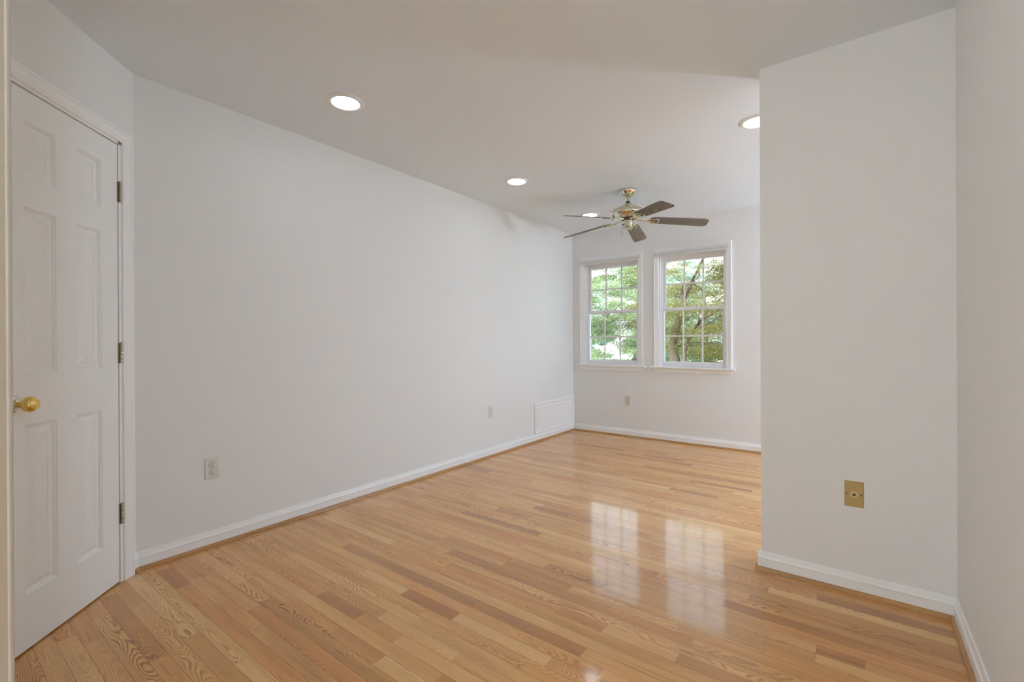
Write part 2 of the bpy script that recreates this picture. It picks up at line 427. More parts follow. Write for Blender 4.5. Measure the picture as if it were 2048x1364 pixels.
tr1 = empty('trim_1', (0, 0, 0), DW, label='white moulded door casing and jamb around the closet door', cat='door casing', kind=S)
CAS = [(0.0, 0.0), (0.0, 0.017), (0.004, 0.019), (0.012, 0.019), (0.016, 0.016), (0.019, 0.0155), (0.040, 0.012), (0.043, 0.010), (0.046, 0.0115), (0.052, 0.0115), (0.057, 0.008), (0.057, 0.0)]
MB().frame(J0 - 0.051, J1 + 0.051 + 0.006, 0, JT + 0.051, CAS, 0, True).build('casing', M_trim, tr1, smooth=True, angle=25)
mb = MB()
mb.box(J0, J0 + 0.018, -0.001, 0.12, 0, JT); mb.box(J1 - 0.018, J1, -0.001, 0.12, 0, JT); mb.box(J0, J1, -0.001, 0.12, JT - 0.018, JT)
mb.box(J0 + 0.018, J0 + 0.036, 0.036, 0.07, 0, JT - 0.018); mb.box(J1 - 0.036, J1 - 0.018, 0.036, 0.07, 0, JT - 0.018); mb.box(J0, J1, 0.036, 0.07, JT - 0.036, JT - 0.018)
mb.build('jamb', M_trim, tr1)

def door_slab():
    mb = MB(); x0, x1, z0, z1, t = D0, D1, 0.008, DT, 0.034
    px = [x0, -0.600, -0.459, -0.360, -0.221, x1]
    pz = [z0, 0.206, 0.824, 1.010, 1.618, 1.727, 1.932, z1]
    panels = {(1, 1), (3, 1), (1, 3), (3, 3), (1, 5), (3, 5)}
    prof = [(0, 0), (0.003, -0.004), (0.007, -0.005), (0.009, -0.009), (0.014, -0.0105), (0.018, -0.0105), (0.040, -0.0035), (0.042, -0.005), (0.044, -0.0045)]
    for i in range(5):
        for j in range(7):
            a0, a1, b0, b1 = px[i], px[i + 1], pz[j], pz[j + 1]
            if (i, j) in panels:
                rings = [[(a0 + q, -h, b0 + q), (a1 - q, -h, b0 + q), (a1 - q, -h, b1 - q), (a0 + q, -h, b1 - q)] for q, h in prof]
                vs = sum(rings, []); fs = []
                for r in range(len(prof) - 1):
                    for k in range(4):
                        k2 = (k + 1) % 4; fs.append((r * 4 + k, r * 4 + k2, r * 4 + 4 + k2, r * 4 + 4 + k))
                e = (len(prof) - 1) * 4; fs.append((e, e + 1, e + 2, e + 3)); mb.add(vs, fs)
            else:
                mb.add([(a0, 0, b0), (a1, 0, b0), (a1, 0, b1), (a0, 0, b1)], [(0, 1, 2, 3)])
    for vs in ([(x0, 0, z0), (x0, t, z0), (x0, t, z1), (x0, 0, z1)], [(x1, 0, z0), (x1, 0, z1), (x1, t, z1), (x1, t, z0)],
               [(x0, 0, z1), (x0, t, z1), (x1, t, z1), (x1, 0, z1)], [(x0, 0, z0), (x1, 0, z0), (x1, t, z0), (x0, t, z0)],
               [(x0, t, z0), (x1, t, z0), (x1, t, z1), (x0, t, z1)]):
        mb.add(vs, [(0, 1, 2, 3)])
    import bmesh
    me = bpy.data.meshes.new('door_1'); me.from_pydata(mb.v, [], mb.f)
    bm = bmesh.new(); bm.from_mesh(me); bmesh.ops.remove_doubles(bm, verts=bm.verts, dist=0.0002)
    bmesh.ops.recalc_face_normals(bm, faces=bm.faces); bm.to_mesh(me); bm.free()
    me.materials.append(M_door)
    ob = bpy.data.objects.new('door_1', me); COL.objects.link(ob); return ob
door = door_slab(); door.rotation_euler = (0, 0, DW)
tag(door, 'white six-panel closet door with a brass knob', 'door', kind=S)
# knob (axis = -Y in door space)
KM = Matrix.Rotation(PI / 2, 3, 'X')
kn = MB().lathe([(0.0, 0.072), (0.010, 0.0725), (0.0125, 0.071), (0.014, 0.0715), (0.0205, 0.069), (0.0265, 0.060), (0.0285, 0.052), (0.0265, 0.044), (0.020, 0.037), (0.0125, 0.033), (0.0105, 0.026), (0.0105, 0.008), (0.013, 0.0)], 40, M=KM)
kn = kn.build('door_knob', M_brass, door, smooth=True, label='round polished brass knob', loc=(-0.645, 0, 0.905))
MB().lathe([(0.012, 0.016), (0.016, 0.015), (0.019, 0.010), (0.028, 0.008), (0.0325, 0.004), (0.033, 0.0)], 40, M=KM).build('rosette', M_nick, kn, smooth=True)
for zc in (1.826, 1.073, 0.321):
    mb = MB()
    cx_, cy_ = -0.1065, -0.0075
    hz = 0.0475
    # leaves
    mb.box(cx_ - 0.014, cx_ - 0.001, -0.0018, 0.002, zc - hz, zc + hz)
    mb.box(cx_ + 0.001, cx_ + 0.010, -0.0018, 0.002, zc - hz, zc + hz)
    hg = mb.build('hinge', M_hinge, door, label='antique metal butt hinge')
    for k in range(5):
        a = zc - hz + k * 0.019
        MB().lathe([(0.0062, a + 0.0003), (0.0066, a + 0.001), (0.0066, a + 0.018), (0.0062, a + 0.0187)], 20, c=(cx_, cy_, 0)).build('knuckle', M_hinge, hg, smooth=True)
    MB().lathe([(0.0, zc + hz + 0.004), (0.004, zc + hz + 0.0035), (0.0055, zc + hz + 0.001), (0.005, zc + hz - 0.0005)], 16, c=(cx_, cy_, 0)).build('hinge_pin', M_hinge, hg, smooth=True)

# ------------------------------------------------------------------ baseboards with oak shoe moulding
BB = [(0, 0.0), (0.0125, 0.0), (0.0125, 0.056), (0.0140, 0.058), (0.0140, 0.061), (0.0125, 0.0625), (0.0095, 0.066), (0.0075, 0.073), (0.0070, 0.082), (0.0055, 0.087), (0.0030, 0.0885), (0, 0.0885)]
SH = [(0.0125, 0.0), (0.0255, 0.0)] + [(0.0125 + 0.013 * math.cos(a), 0.006 + 0.013 * math.sin(a)) for a in [PI / 2 * k / 6 for k in range(7)]]
def base(name, runs, label, seed):
    mb = MB(); ms = MB()
    for run in runs:
        p0, p1, nrm = run[:3]
        if len(run) > 3:      # outside corner at p0: run past it by the moulding's own depth
            d_ = (Vector(p0) - Vector(p1)).normalized()
            mb.extrude(BB, tuple(Vector(p0) + d_ * 0.014), p1, nrm); ms.extrude(SH, tuple(Vector(p0) + d_ * 0.0245), p1, nrm)
        else:
            mb.extrude(BB, p0, p1, nrm); ms.extrude(SH, p0, p1, nrm)
    b = mb.build(name, M_trim, kind=S, smooth=True, angle=25, label=label, cat='baseboard')
    s_ = ms.build('shoe_molding', M_shoe, b, smooth=True, angle=50, label='rounded oak shoe moulding')
    ax = 1 if abs(runs[0][2][0]) > 0.9 else 0
    wood_uniform(s_, ax, 2, 0, 0.45, 0.3, seed)
    return b
q = math.sqrt(0.5)
e_ = 0.014
base('baseboard_left', [((0, 0.0), (0, L), (1, 0))], 'white baseboard with oak shoe along the long left wall', 0.31)
base('baseboard_back', [((0, L), (XE, L), (0, -1))], 'white baseboard with oak shoe under the windows', 0.62)
base('baseboard_partition', [((XB, YB), (XR, YB), (0, -1), 1), ((XB, YB), (XB, YB + TB), (-1, 0)), ((XB, YB + TB), (XE, YB + TB), (0, 1), 1)], 'white baseboard with oak shoe around the stub wall', 0.93)
# fill the outside corner of the stub wall
base('baseboard_right', [((XR, YN), (XR, YB), (-1, 0))], 'white baseboard with oak shoe along the right wall', 0.17)
base('baseboard_door', [((0, 0), (0.036 * q, -0.036 * q), (q, q))], 'tiny piece of white baseboard between door casing and corner', 0.44)
base('baseboard_near', [((HX, -1.12), (HX, HY), (1, 0)), ((0.60, HY), (HX, HY), (0, 1))], 'white baseboard at the foot of the near left wall', 0.27)

# ------------------------------------------------------------------ windows
def make_window(i, xc):
    W = empty('window_%d' % i, (xc, L, 0), 0, kind=S, cat='window')
    hw, z0, z1 = WHW, WZ0 + 0.02, WZ1
    MB().frame(-hw - 0.057, hw + 0.057, z0, z1 + 0.057, CAS, 0, True).build('casing', M_trim, W, smooth=True, angle=25)
    mb = MB()   # jamb liner + outer frame
    mb.box(-hw, -hw + 0.014, 0, 0.15, z0, z1); mb.box(hw - 0.014, hw, 0, 0.15, z0, z1); mb.box(-hw, hw, 0, 0.15, z1 - 0.014, z1)
    mb.box(-hw, hw, 0.03, 0.17, WZ0, WZ0 + 0.02)
    for s_ in (-1, 1):   # parting stops
        a = s_ * (hw - 0.014); b = s_ * (hw - 0.024)
        mb.box(min(a, b), max(a, b), 0.026, 0.036, z0, z1); mb.box(min(a, b), max(a, b), 0.076, 0.084, z0, z1)
    mb.build('jamb', M_vinyl, W)
    # stool and apron
    n_ = 8; prof = [(0.042, 0.004)] + [(0.042 + 0.008 * math.sin(PI * k / n_), 0.010 - 0.0085 * math.cos(PI * k / n_)) for k in range(n_ + 1)] + [(-0.03, 0.020), (-0.03, 0.0)]
    prof = [(o_, WZ0 + z_) for o_, z_ in prof]
    ms = MB()
    ms.extrude([p_ for p_ in prof if True][1:], (-hw - 0.091, 0), (hw + 0.091, 0), (0, -1))
    ms.build('stool', M_trim, W, smooth=True, angle=50)
    MB().extrude([(0, WZ0 - 0.046), (0.008, WZ0 - 0.046), (0.012, WZ0 - 0.042), (0.012, WZ0 - 0.012), (0.015, WZ0 - 0.008), (0.015, WZ0), (0, WZ0)], (-hw - 0.060, 0), (hw + 0.060, 0), (0, -1)).build('apron', M_trim, W, smooth=True, angle=30)
    # sashes
    gw = 0.299
    def sash(name, zb, zt, gb, gt, yf):
        mb = MB()
        hb = 0.330
        prof = [(0, 0), (0, 0.035), (hb - gw - 0.012, 0.035), (hb - gw - 0.008, 0.033), (hb - gw, 0.022), (hb - gw, 0.0)]
        # rails of their own height: frame with uneven insets
        y = yf + 0.035
        def ring(t, h):
            k = t
            return [(-hb + (hb - gw) * k, y - h, zb + (gb - zb) * k), (-hb + (hb - gw) * k, y - h, zt - (zt - gt) * k), (hb - (hb - gw) * k, y - h, zt - (zt - gt) * k), (hb - (hb - gw) * k, y - h, zb + (gb - zb) * k)]
        pr = [(0, 0), (0, 0.035), (0.72, 0.035), (0.80, 0.031), (1.0, 0.022), (1.0, 0.010)]
        rings = [ring(*p_) for p_ in pr]; vs = sum(rings, []); fs = []
        for r in range(len(pr)):
            for k in range(4):
                k2 = (k + 1) % 4; r2 = (r + 1) % len(pr)
                fs.append((r * 4 + k, r * 4 + k2, r2 * 4 + k2, r2 * 4 + k))
        mb.add(vs, fs)
        s_ = mb.build(name, M_vinyl, W)
        mm = MB(); yc = yf + 0.0185
        def bar(x0, x1, za, zb_):
            # moulded muntin
            if x1 - x0 < zb_ - za:
                c = (x0 + x1) / 2
                mm.add([(c - .009, yc, za), (c - .009, yc - .004, za), (c - .003, yc - .009, za), (c + .003, yc - .009, za), (c + .009, yc - .004, za), (c + .009, yc, za),
                        (c - .009, yc, zb_), (c - .009, yc - .004, zb_), (c - .003, yc - .009, zb_), (c + .003, yc - .009, zb_), (c + .009, yc - .004, zb_), (c + .009, yc, zb_)],
                       [(0, 1, 7, 6), (1, 2, 8, 7), (2, 3, 9, 8), (3, 4, 10, 9), (4, 5, 11, 10), (5, 0, 6, 11)])
            else:
                c = (za + zb_) / 2
                mm.add([(x0, yc, c - .009), (x0, yc - .004, c - .009), (x0, yc - .009, c - .003), (x0, yc - .009, c + .003), (x0, yc - .004, c + .009), (x0, yc, c + .009),
                        (x1, yc, c - .009), (x1, yc - .004, c - .009), (x1, yc - .009, c - .003), (x1, yc - .009, c + .003), (x1, yc - .004, c + .009), (x1, yc, c + .009)],
                       [(0, 1, 7, 6), (1, 2, 8, 7), (2, 3, 9, 8), (3, 4, 10, 9), (4, 5, 11, 10), (5, 0, 6, 11)])
        for fr_ in (-1, 1):
            c = fr_ * gw / 3; bar(c - .009, c + .009, gb, gt)
        zc = (gb + gt) / 2; bar(-gw, gw, zc - .009, zc + .009)
        mm.build('muntins', M_vinyl, s_)
        MB().box(-gw - 0.004, gw + 0.004, yf + 0.0195, yf + 0.0225, gb - 0.004, gt + 0.004).build('glass_pane', M_glass, s_)
        return s_
    lo = sash('lower_sash', 0.826, 1.478, 0.881, 1.441, 0.040)
    hi = sash('upper_sash', 1.442, 2.058, 1.482, 1.992, 0.086)
    mb = MB(); mb.bbox(-0.03, 0.03, 0.026, 0.0405, 0.842, 0.850, 0.002); mb.bbox(-0.03, 0.03, 0.034, 0.0405, 0.838, 0.856, 0.002)
    mb.build('sash_lift', M_vinyl, lo)
    mb = MB(); mb.box(-0.028, 0.028, 0.044, 0.064, 1.478, 1.484); mb.tube([(0, 0.054, 1.484), (0, 0.054, 1.492)], 0.009, 12); mb.box(-0.004, 0.03, 0.050, 0.058, 1.489, 1.494)
    mb.build('sash_lock', M_vinyl, lo, smooth=True)
    return W
wl = ['left white double-hung window next to the corner with pale green foliage outside', 'right white double-hung window beside it with olive tree outside',
      'third white double-hung window hidden behind the stub wall', 'fourth white double-hung window nearest the far right wall']
for i, xc in enumerate(WC):
    tag(make_window(i + 1, xc), wl[i])

# ------------------------------------------------------------------ blinds, drawn right up
def make_blind(xc, label, cord_side, cord_pts, wand_len):
    B = empty('window_blind', (xc, L, 2.033), 0, label=label, cat='blind', group='raised blinds at the windows')
    hw = 0.359
    mb = MB(); mb.bbox(-hw, hw, -0.052, -0.022, 0.0268, 0.050, 0.0012); mb.build('headrail', M_blind, B)
    mb = MB()
    for k in range(9): mb.box(-hw + 0.004, hw - 0.004, -0.0475, -0.025, 0.0225 + k * 0.00042, 0.0228 + k * 0.00042)
    mb.build('slats', M_blind, B)
    mb = MB(); mb.bbox(-hw + 0.001, hw - 0.001, -0.0515, -0.023, 0.0, 0.0222, 0.002); mb.build('bottom_rail', M_blind, B)
    for s_ in (-1, 1):
        a, b = sorted((s_ * (hw + 0.001), s_ * (hw + 0.0035)))
        mb = MB(); mb.box(a, b, -0.053, -0.016, 0.020, 0.054)
        a2, b2 = sorted((s_ * (hw + 0.0035), s_ * (hw + 0.016)))
        mb.box(a2, b2, -0.020, -0.016, 0.020, 0.054)
        br = mb.build('bracket', M_blind, B)
        c = (a2 + b2) / 2
        for z_ in (0.028, 0.046): MB().lathe([(0.0, 0.0015), (0.0022, 0.001), (0.0026, 0)], 10, c=(c, -0.020, z_), M=KM).build('screw', M_dmet, br)
    # thin lift tapes around the stack
    for x_ in (-0.24, 0.24):
        MB().box(x_ - 0.0012, x_ + 0.0012, -0.0525, -0.0512, 0.0, 0.026).build('ladder_cord', M_cord, B)
    mb = MB(); mb.tube([(-hw + 0.035, -0.056, 0.018), (-hw + 0.035, -0.058, 0.018 - wand_len)], 0.0042, 6)
    mb.tube([(-hw + 0.035, -0.050, 0.03), (-hw + 0.035, -0.056, 0.018)], 0.0018, 6)
    mb.build('tilt_wand', M_vinyl, B, smooth=True)
    # pull cord: falls over the stool, down the wall and curls on the floor
    def smooth_path(P, m=6):
        P = [Vector(p_) for p_ in P]; out_ = []
        for k in range(len(P) - 1):
            p0 = P[max(k - 1, 0)]; p1 = P[k]; p2 = P[k + 1]; p3 = P[min(k + 2, len(P) - 1)]
            for j in range(m):
                t = j / m
                out_.append(0.5 * ((2 * p1) + (-p0 + p2) * t + (2 * p0 - 5 * p1 + 4 * p2 - p3) * t * t + (-p0 + 3 * p1 - 3 * p2 + p3) * t ** 3))
        out_.append(P[-1]); return out_
    mb = MB()
    pts = [(cord_side, -0.055, 0.012), (cord_side, -0.0535, -0.6), (cord_side + 0.001, -0.0535, -1.19), (cord_side + 0.001, -0.050, -1.30), (cord_side, -0.032, -1.80)] + \
          [(x_, y_, z_ - 2.033) for x_, y_, z_ in cord_pts]
    mb.tube(smooth_path(pts), 0.0009, 6); mb.build('pull_cord', M_cord, B, smooth=True)
    return B
make_blind(0.490, 'white mini blind drawn up at the top of the left window', 0.268,
           [(0.27, -0.034, 0.02), (0.22, -0.05, 0.0035), (0.18, -0.032, 0.004), (0.20, -0.060, 0.0035), (0.30, -0.085, 0.0025), (0.40, -0.070, 0.0025), (0.41, -0.045, 0.0025), (0.34, -0.042, 0.0035), (0.30, -0.072, 0.0045), (0.26, -0.075, 0.0045)], 0.74)
make_blind(1.420, 'white mini blind drawn up at the top of the right window', -0.322,
           [(-0.322, -0.034, 0.02), (-0.35, -0.045, 0.0035), (-0.37, -0.060, 0.0030), (-0.30, -0.080, 0.0025), (-0.24, -0.052, 0.0025), (-0.28, -0.045, 0.0035), (-0.33, -0.075, 0.0045), (-0.36, -0.080, 0.0045)], 0.70)
# the hidden windows are bare

# ------------------------------------------------------------------ access panel in the left wall
P = empty('access_panel', (0, 3.492, 0.089), PI / 2, label='low rectangular white framed panel on the left wall by the corner', cat='access panel')
pw, ph = L - 3.492 - 0.003, 0.336
MB().frame(0, pw, 0, ph, [(0, 0), (0, 0.016), (0.004, 0.019), (0.012, 0.019), (0.017, 0.015), (0.030, 0.013), (0.034, 0.009), (0.034, 0.0)]).build('outer_frame', M_trim, P, smooth=True, angle=25)
MB().box(0.03, pw - 0.03, -0.006, -0.0005, 0.03, ph - 0.03).build('panel', M_trim, P)
MB().frame(0.052, pw - 0.052, 0.052, ph - 0.052, [(0, 0.006), (0, 0.011), (0.004, 0.014), (0.010, 0.013), (0.014, 0.009), (0.014, 0.006)]).build('inner_moulding', M_trim, P, smooth=True, angle=25)

# ------------------------------------------------------------------ outlets
def make_outlet(loc, rz, label, mat, tall=0.1155, wide=0.0705):
    O = empty('wall_outlet', loc, rz, label=label, cat='outlet')
    MB().bbox(-wide / 2, wide / 2, -0.0060, 0, -tall / 2, tall / 2, 0.0028).build('cover_plate', mat, O)
    for s_ in (-1, 1):
        zc = s_ * 0.0197
        mb = MB(); pts = []
        for k in range(40):
            a = 2 * PI * k / 40
            pts.append((0.0172 * math.cos(a), max(-0.0143, min(0.0143, 0.0172 * math.sin(a)))))
        n_ = len(pts)
        vs = [(x, -0.0040, z + zc) for x, z in pts] + [(x, -0.0078, z + zc) for x, z in pts] + [(x * .95, -0.0084, z * .95 + zc) for x, z in pts]
        fs = [(k, (k + 1) % n_, n_ + (k + 1) % n_, n_ + k) for k in range(n_)] + [(n_ + k, n_ + (k + 1) % n_, 2 * n_ + (k + 1) % n_, 2 * n_ + k) for k in range(n_)] + [tuple(range(2 * n_, 3 * n_))]
        mb.add(vs, fs); rc = mb.build('receptacle', mat, O, smooth=True, angle=35)
        # shadow gap around the receptacle face
        mg = MB(); g1 = [(x * 1.07, -0.0061, z * 1.07 + zc) for x, z in pts]; g0 = [(x, -0.0061, z + zc) for x, z in pts]
        mg.add(g0 + g1, [(k, (k + 1) % n_, n_ + (k + 1) % n_, n_ + k) for k in range(n_)]); mg.build('gap', M_dark, rc)
        ms = MB()
        ms.box(-0.0075, -0.0055, -0.0087, -0.0083, zc + 0.0005, zc + 0.0090)
        ms.box(0.0055, 0.0075, -0.0087, -0.0083, zc + 0.0015, zc + 0.0085)
        ms.lathe([(0.0, 0.0), (0.0026, 0.0), (0.0026, -0.0003)], 14, c=(0, -0.00865, zc - 0.0068), M=KM)
        ms.build('slots', M_dark, rc)
    MB().lathe([(0.0, 0.0012), (0.002, 0.001), (0.003, 0.0)], 14, c=(0, -0.0058, 0), M=KM).build('screw', M_hinge, O, smooth=True)
    return O
make_outlet((0, 0.334, 0.428), PI / 2, 'white duplex outlet low on the left wall, nearest the closet door', M_white)
make_outlet((0, 2.741, 0.428), PI / 2, 'white duplex outlet low on the left wall, farther along near the access panel', M_white)
make_outlet((0.716, L, 0.421), 0, 'ivory grey duplex outlet on the end wall below the left window', M_grey)

J = empty('phone_jack', (2.830, YB, 0.438), 0, label='tan wall plate with a round phone jack on the stub wall', cat='phone jack')
MB().bbox(-0.0345, 0.0345, -0.0055, 0, -0.0560, 0.0560, 0.003).build('cover_plate', M_tan, J, label='tan rectangular plate')
MB().lathe([(0.0, 0.0092), (0.0120, 0.0092), (0.0150, 0.0080), (0.0160, 0.0050)], 40, M=KM).build('jack_insert', M_tanl, J, smooth=True)
mb = MB(); mb.box(-0.0055, 0.0055, -0.0098, -0.0090, -0.0055, 0.0015); mb.box(-0.003, 0.003, -0.0098, -0.0090, 0.0010, 0.0045)
mb.build('socket_opening', M_dark, J)
for s_ in (-1, 1):
    MB().lathe([(0.0, 0.0014), (0.0022, 0.0011), (0.0030, 0.0)], 14, c=(s_ * 0.0255, -0.0054, 0), M=KM).build('screw', M_dmet, J, smooth=True)

# ------------------------------------------------------------------ ceiling supply register
R_ = empty('ceiling_vent', (0.792, 3.611, H), 0, label='small white air register on the ceiling behind the fan', cat='vent')
mb = MB()
vw, vl, fl_ = 0.36, 0.16, 0.022
for a in ((0, vw, 0, fl_), (0, vw, vl - fl_, vl), (0, fl_, fl_, vl - fl_), (vw - fl_, vw, fl_, vl - fl_)): mb.box(*a, -0.006, 0)
mb.build('frame', M_trimring, R_)
mb = MB()
for k in range(9):
    y_ = fl_ + 0.006 + k * 0.0125
    mb.add([(fl_, y_, -0.002), (vw - fl_, y_, -0.002), (vw - fl_, y_ + 0.008, -0.007), (fl_, y_ + 0.008, -0.007),
            (fl_, y_ + 0.0012, -0.001), (vw - fl_, y_ + 0.0012, -0.001), (vw - fl_, y_ + 0.0092, -0.006), (fl_, y_ + 0.0092, -0.006)],
           [(0, 1, 2, 3), (4, 7, 6, 5), (0, 3, 7, 4), (1, 5, 6, 2), (0, 4, 5, 1), (3, 2, 6, 7)])
mb.build('louvers', M_trimring, R_)
MB().box(fl_, vw - fl_, fl_, vl - fl_, -0.0008, -0.0002).build('damper', M_dmet, R_)

# ------------------------------------------------------------------ recessed LED lights
def make_light(loc, mat, label):
    E_ = empty('recessed_light', loc, 0, label=label, cat='ceiling light', group='recessed ceiling lights')
    MB().lathe([(0.098, 0.0), (0.0985, -0.003), (0.096, -0.0055), (0.088, -0.0075), (0.080, -0.0085), (0.0745, -0.0080), (0.0730, -0.0050), (0.0730, 0.0)], 64).build('trim_ring', M_trimring, E_, smooth=True, angle=60)
    MB().lathe([(0.0, -0.0115), (0.020, -0.0112), (0.045, -0.0100), (0.062, -0.0080), (0.0728, -0.0050)], 64).build('lens', mat, E_, smooth=True, label='glowing white lens')
    return E_
make_light((0.592, 0.784, H), M_led, 'largest glowing round downlight, nearest the closet door')
make_light((0.597, 2.372, H), M_led, 'glowing round downlight in the middle of the row along the left wall')
make_light((0.604, 3.666, H), M_led, 'glowing round downlight farthest back, seen above the fan blade')
make_light((2.365, 2.418, H), M_led, 'glowing round downlight cut off by the edge of the stub wall')
make_light((2.365, 0.784, H), M_led, 'added unseen round downlight above the near right part of the room')  # out of view, added on the lamp grid to light the near walls
make_light((2.365, 3.666, H), M_led, 'glowing round downlight hidden behind the stub wall')
make_light((4.55, 2.418, H), M_led, 'added unseen round downlight deep behind the stub wall')  # this one and the next are unseen and added for brightness
make_light((4.55, 3.666, H), M_led, 'added unseen round downlight by the far right windows')
make_light((2.38, -1.55, H), M_led_hall, 'added unseen round downlight in the passage behind the viewer')  # both passage downlights are unseen, added to raise the brightness
make_light((2.38, -2.75, H), M_led_hall, 'added unseen round downlight at the end of the passage')

# added fill lamps, unseen globes on stands: one in the part of the room behind the stub wall, one in the passage behind the viewer
def make_fill_globe(loc, z, mat, label):
    G = empty('fill_globe_lamp', loc, 0, label=label, cat='floor lamp')
    MB().lathe([(0.0, 0.0), (0.140, 0.0), (0.142, 0.012), (0.120, 0.022), (0.020, 0.030), (0.012, 0.045)], 40).build('base', M_nick, G, smooth=True, angle=35)
    MB().lathe([(0.010, 0.03), (0.010, z - 0.165)], 16).build('pole', M_nick, G, smooth=True)
    MB().lathe([(0.010, z - 0.175), (0.045, z - 0.165), (0.055, z - 0.135)], 32).build('collar', M_nick, G, smooth=True)
    pr = [(0.150 * math.sin(PI * k / 20), z + 0.150 * math.cos(PI * k / 20)) for k in range(21)]
    pr[0] = (0.0, z + 0.150); pr[-1] = (0.0, z - 0.150)
    MB().lathe(pr, 40).build('globe_shade', mat, G, smooth=True)
make_fill_globe((4.50, 4.00, 0), 1.38, emis('fill_globe_glow', (0.79, 0.99, 1.24), FILL_GLOBE), 'added white globe fill lamp, unseen behind the stub wall')
make_fill_globe((1.30, -2.72, 0), 1.30, emis('fill_globe_glow_hall', (0.85, 0.98, 1.06), FILL_GLOBE_HALL), 'added globe fill lamp, unseen in the passage behind the viewer')

# ------------------------------------------------------------------ ceiling fan
FAN = empty('ceiling_fan', (1.234, 3.164, H), 0, label='five-blade ceiling fan with brown oak blades and pale brass body', cat='ceiling fan')
MB().lathe([(0.076, 0.0), (0.079, -0.002), (0.079, -0.018), (0.076, -0.024), (0.070, -0.030), (0.060, -0.044), (0.040, -0.058), (0.024, -0.063), (0.018, -0.064)], 48).build('canopy', M_nick, FAN, smooth=True, angle=30)
MB().lathe([(0.0125, -0.060), (0.0125, -0.118)], 24).build('downrod', M_nick, FAN, smooth=True)
MB().lathe([(0.014, -0.096), (0.0195, -0.100), (0.0205, -0.112), (0.0185, -0.118)], 24).build('collar', M_dmet, FAN, smooth=True, label='dark collar')
MB().lathe([(0.018, -0.114), (0.030, -0.117), (0.045, -0.124), (0.054, -0.134), (0.056, -0.140), (0.075, -0.146), (0.105, -0.157), (0.130, -0.173), (0.141, -0.190), (0.143, -0.206), (0.139, -0.219), (0.128, -0.229), (0.108, -0.237), (0.085, -0.246), (0.068, -0.250), (0.060, -0.250)], 64).build('motor_housing', M_nick, FAN, smooth=True, angle=35, label='domed pale brass motor housing')
MB().lathe([(0.060, -0.246), (0.062, -0.252), (0.058, -0.262), (0.044, -0.266), (0.036, -0.270)], 48).build('flywheel', M_dmet, FAN, smooth=True, label='dark flywheel ring')
MB().lathe([(0.036, -0.262), (0.0405, -0.266), (0.0405, -0.270), (0.0385, -0.272), (0.0385, -0.322), (0.0420, -0.325), (0.0420, -0.330), (0.030, -0.337), (0.010, -0.3395), (0.0, -0.340)], 48).build('switch_housing', M_nick, FAN, smooth=True, angle=30)
va = Vector((math.cos(YAW), math.sin(YAW), 0))     # across the line of sight: the chain hangs on the left side
ca = -va * 0.054
mb = MB(); mb.tube([-va * 0.036 + Vector((0, 0, -0.300)), -va * 0.052 + Vector((0, 0, -0.300))], 0.0045, 10)
mb.tube([(ca.x, ca.y, -0.300), (ca.x, ca.y, -0.372)], 0.0011, 6)
mb.lathe([(0.0, -0.372), (0.0028, -0.375), (0.0034, -0.384), (0.0020, -0.388), (0, -0.3885)], 12, c=(ca.x, ca.y, 0))
mb.build('pull_chain', M_dmet, FAN, smooth=True)
cb = va * 0.052
mb = MB(); mb.tube([va * 0.034 + Vector((0, 0, -0.300)), va * 0.052 + Vector((0, 0, -0.300))], 0.004, 10)
mb.lathe([(0.0, -0.292), (0.010, -0.294), (0.012, -0.302), (0.011, -0.314), (0.006, -0.318), (0, -0.3185)], 16, c=(cb.x, cb.y, 0))
mb.build('switch_knob', M_nick, FAN, smooth=True)

def blade_mesh(seed, tone):
    """blade along +X; clipped rounded tip; cw edge raised"""
    pit = math.radians(13.5); r0, r1 = 0.185, 0.672; zc = -0.306; t = 0.0055
    N = 26; out_ = []
    def halfw(u):   # 0..1
        return 0.054 + 0.012 * u
    top, bot = [], []
    xs = []
    for k in range(N + 1):
        u = 1 - (1 - k / N) ** 1.7; x = r0 + (r1 - r0) * u; h = halfw(u)
        # rounded root and clipped tip
        if u < 0.10: h *= math.sqrt(max(0.0, 1 - ((0.10 - u) / 0.10) ** 2)) * 0.55 + 0.45
        e1 = r1 - x
        cl = 0.036
        hp = h; hn = h
        if e1 < cl:
            s_ = 1 - e1 / cl
            hp = hn = h - 0.026 * (0.35 * s_ + 0.65 * (1 - math.sqrt(max(0.0, 1 - s_ * s_))))
        xs.append((x, hn, hp, zc + 0.042 - math.tan(math.radians(4.9)) * (x - r0)))
    me = MB(); vs = []
    for x, hn, hp, zx in xs:
        for y in (-hn, hp):
            zz = -y * math.tan(pit)
            vs.append((x, y * math.cos(pit), zx + zz * math.cos(pit)))
            vs.append((x, y * math.cos(pit), zx + zz * math.cos(pit) - t))
    fs = []
    for k in range(N):
        a = k * 4; b = a + 4
        fs += [(a, b, b + 2, a + 2), (a + 1, a + 3, b + 3, b + 1), (a, a + 1, b + 1, b), (a + 2, b + 2, b + 3, a + 3)]
    fs += [(0, 2, 3, 1), (N * 4, N * 4 + 1, N * 4 + 3, N * 4 + 2)]
    me.add(vs, fs)
    return me, pit, zc
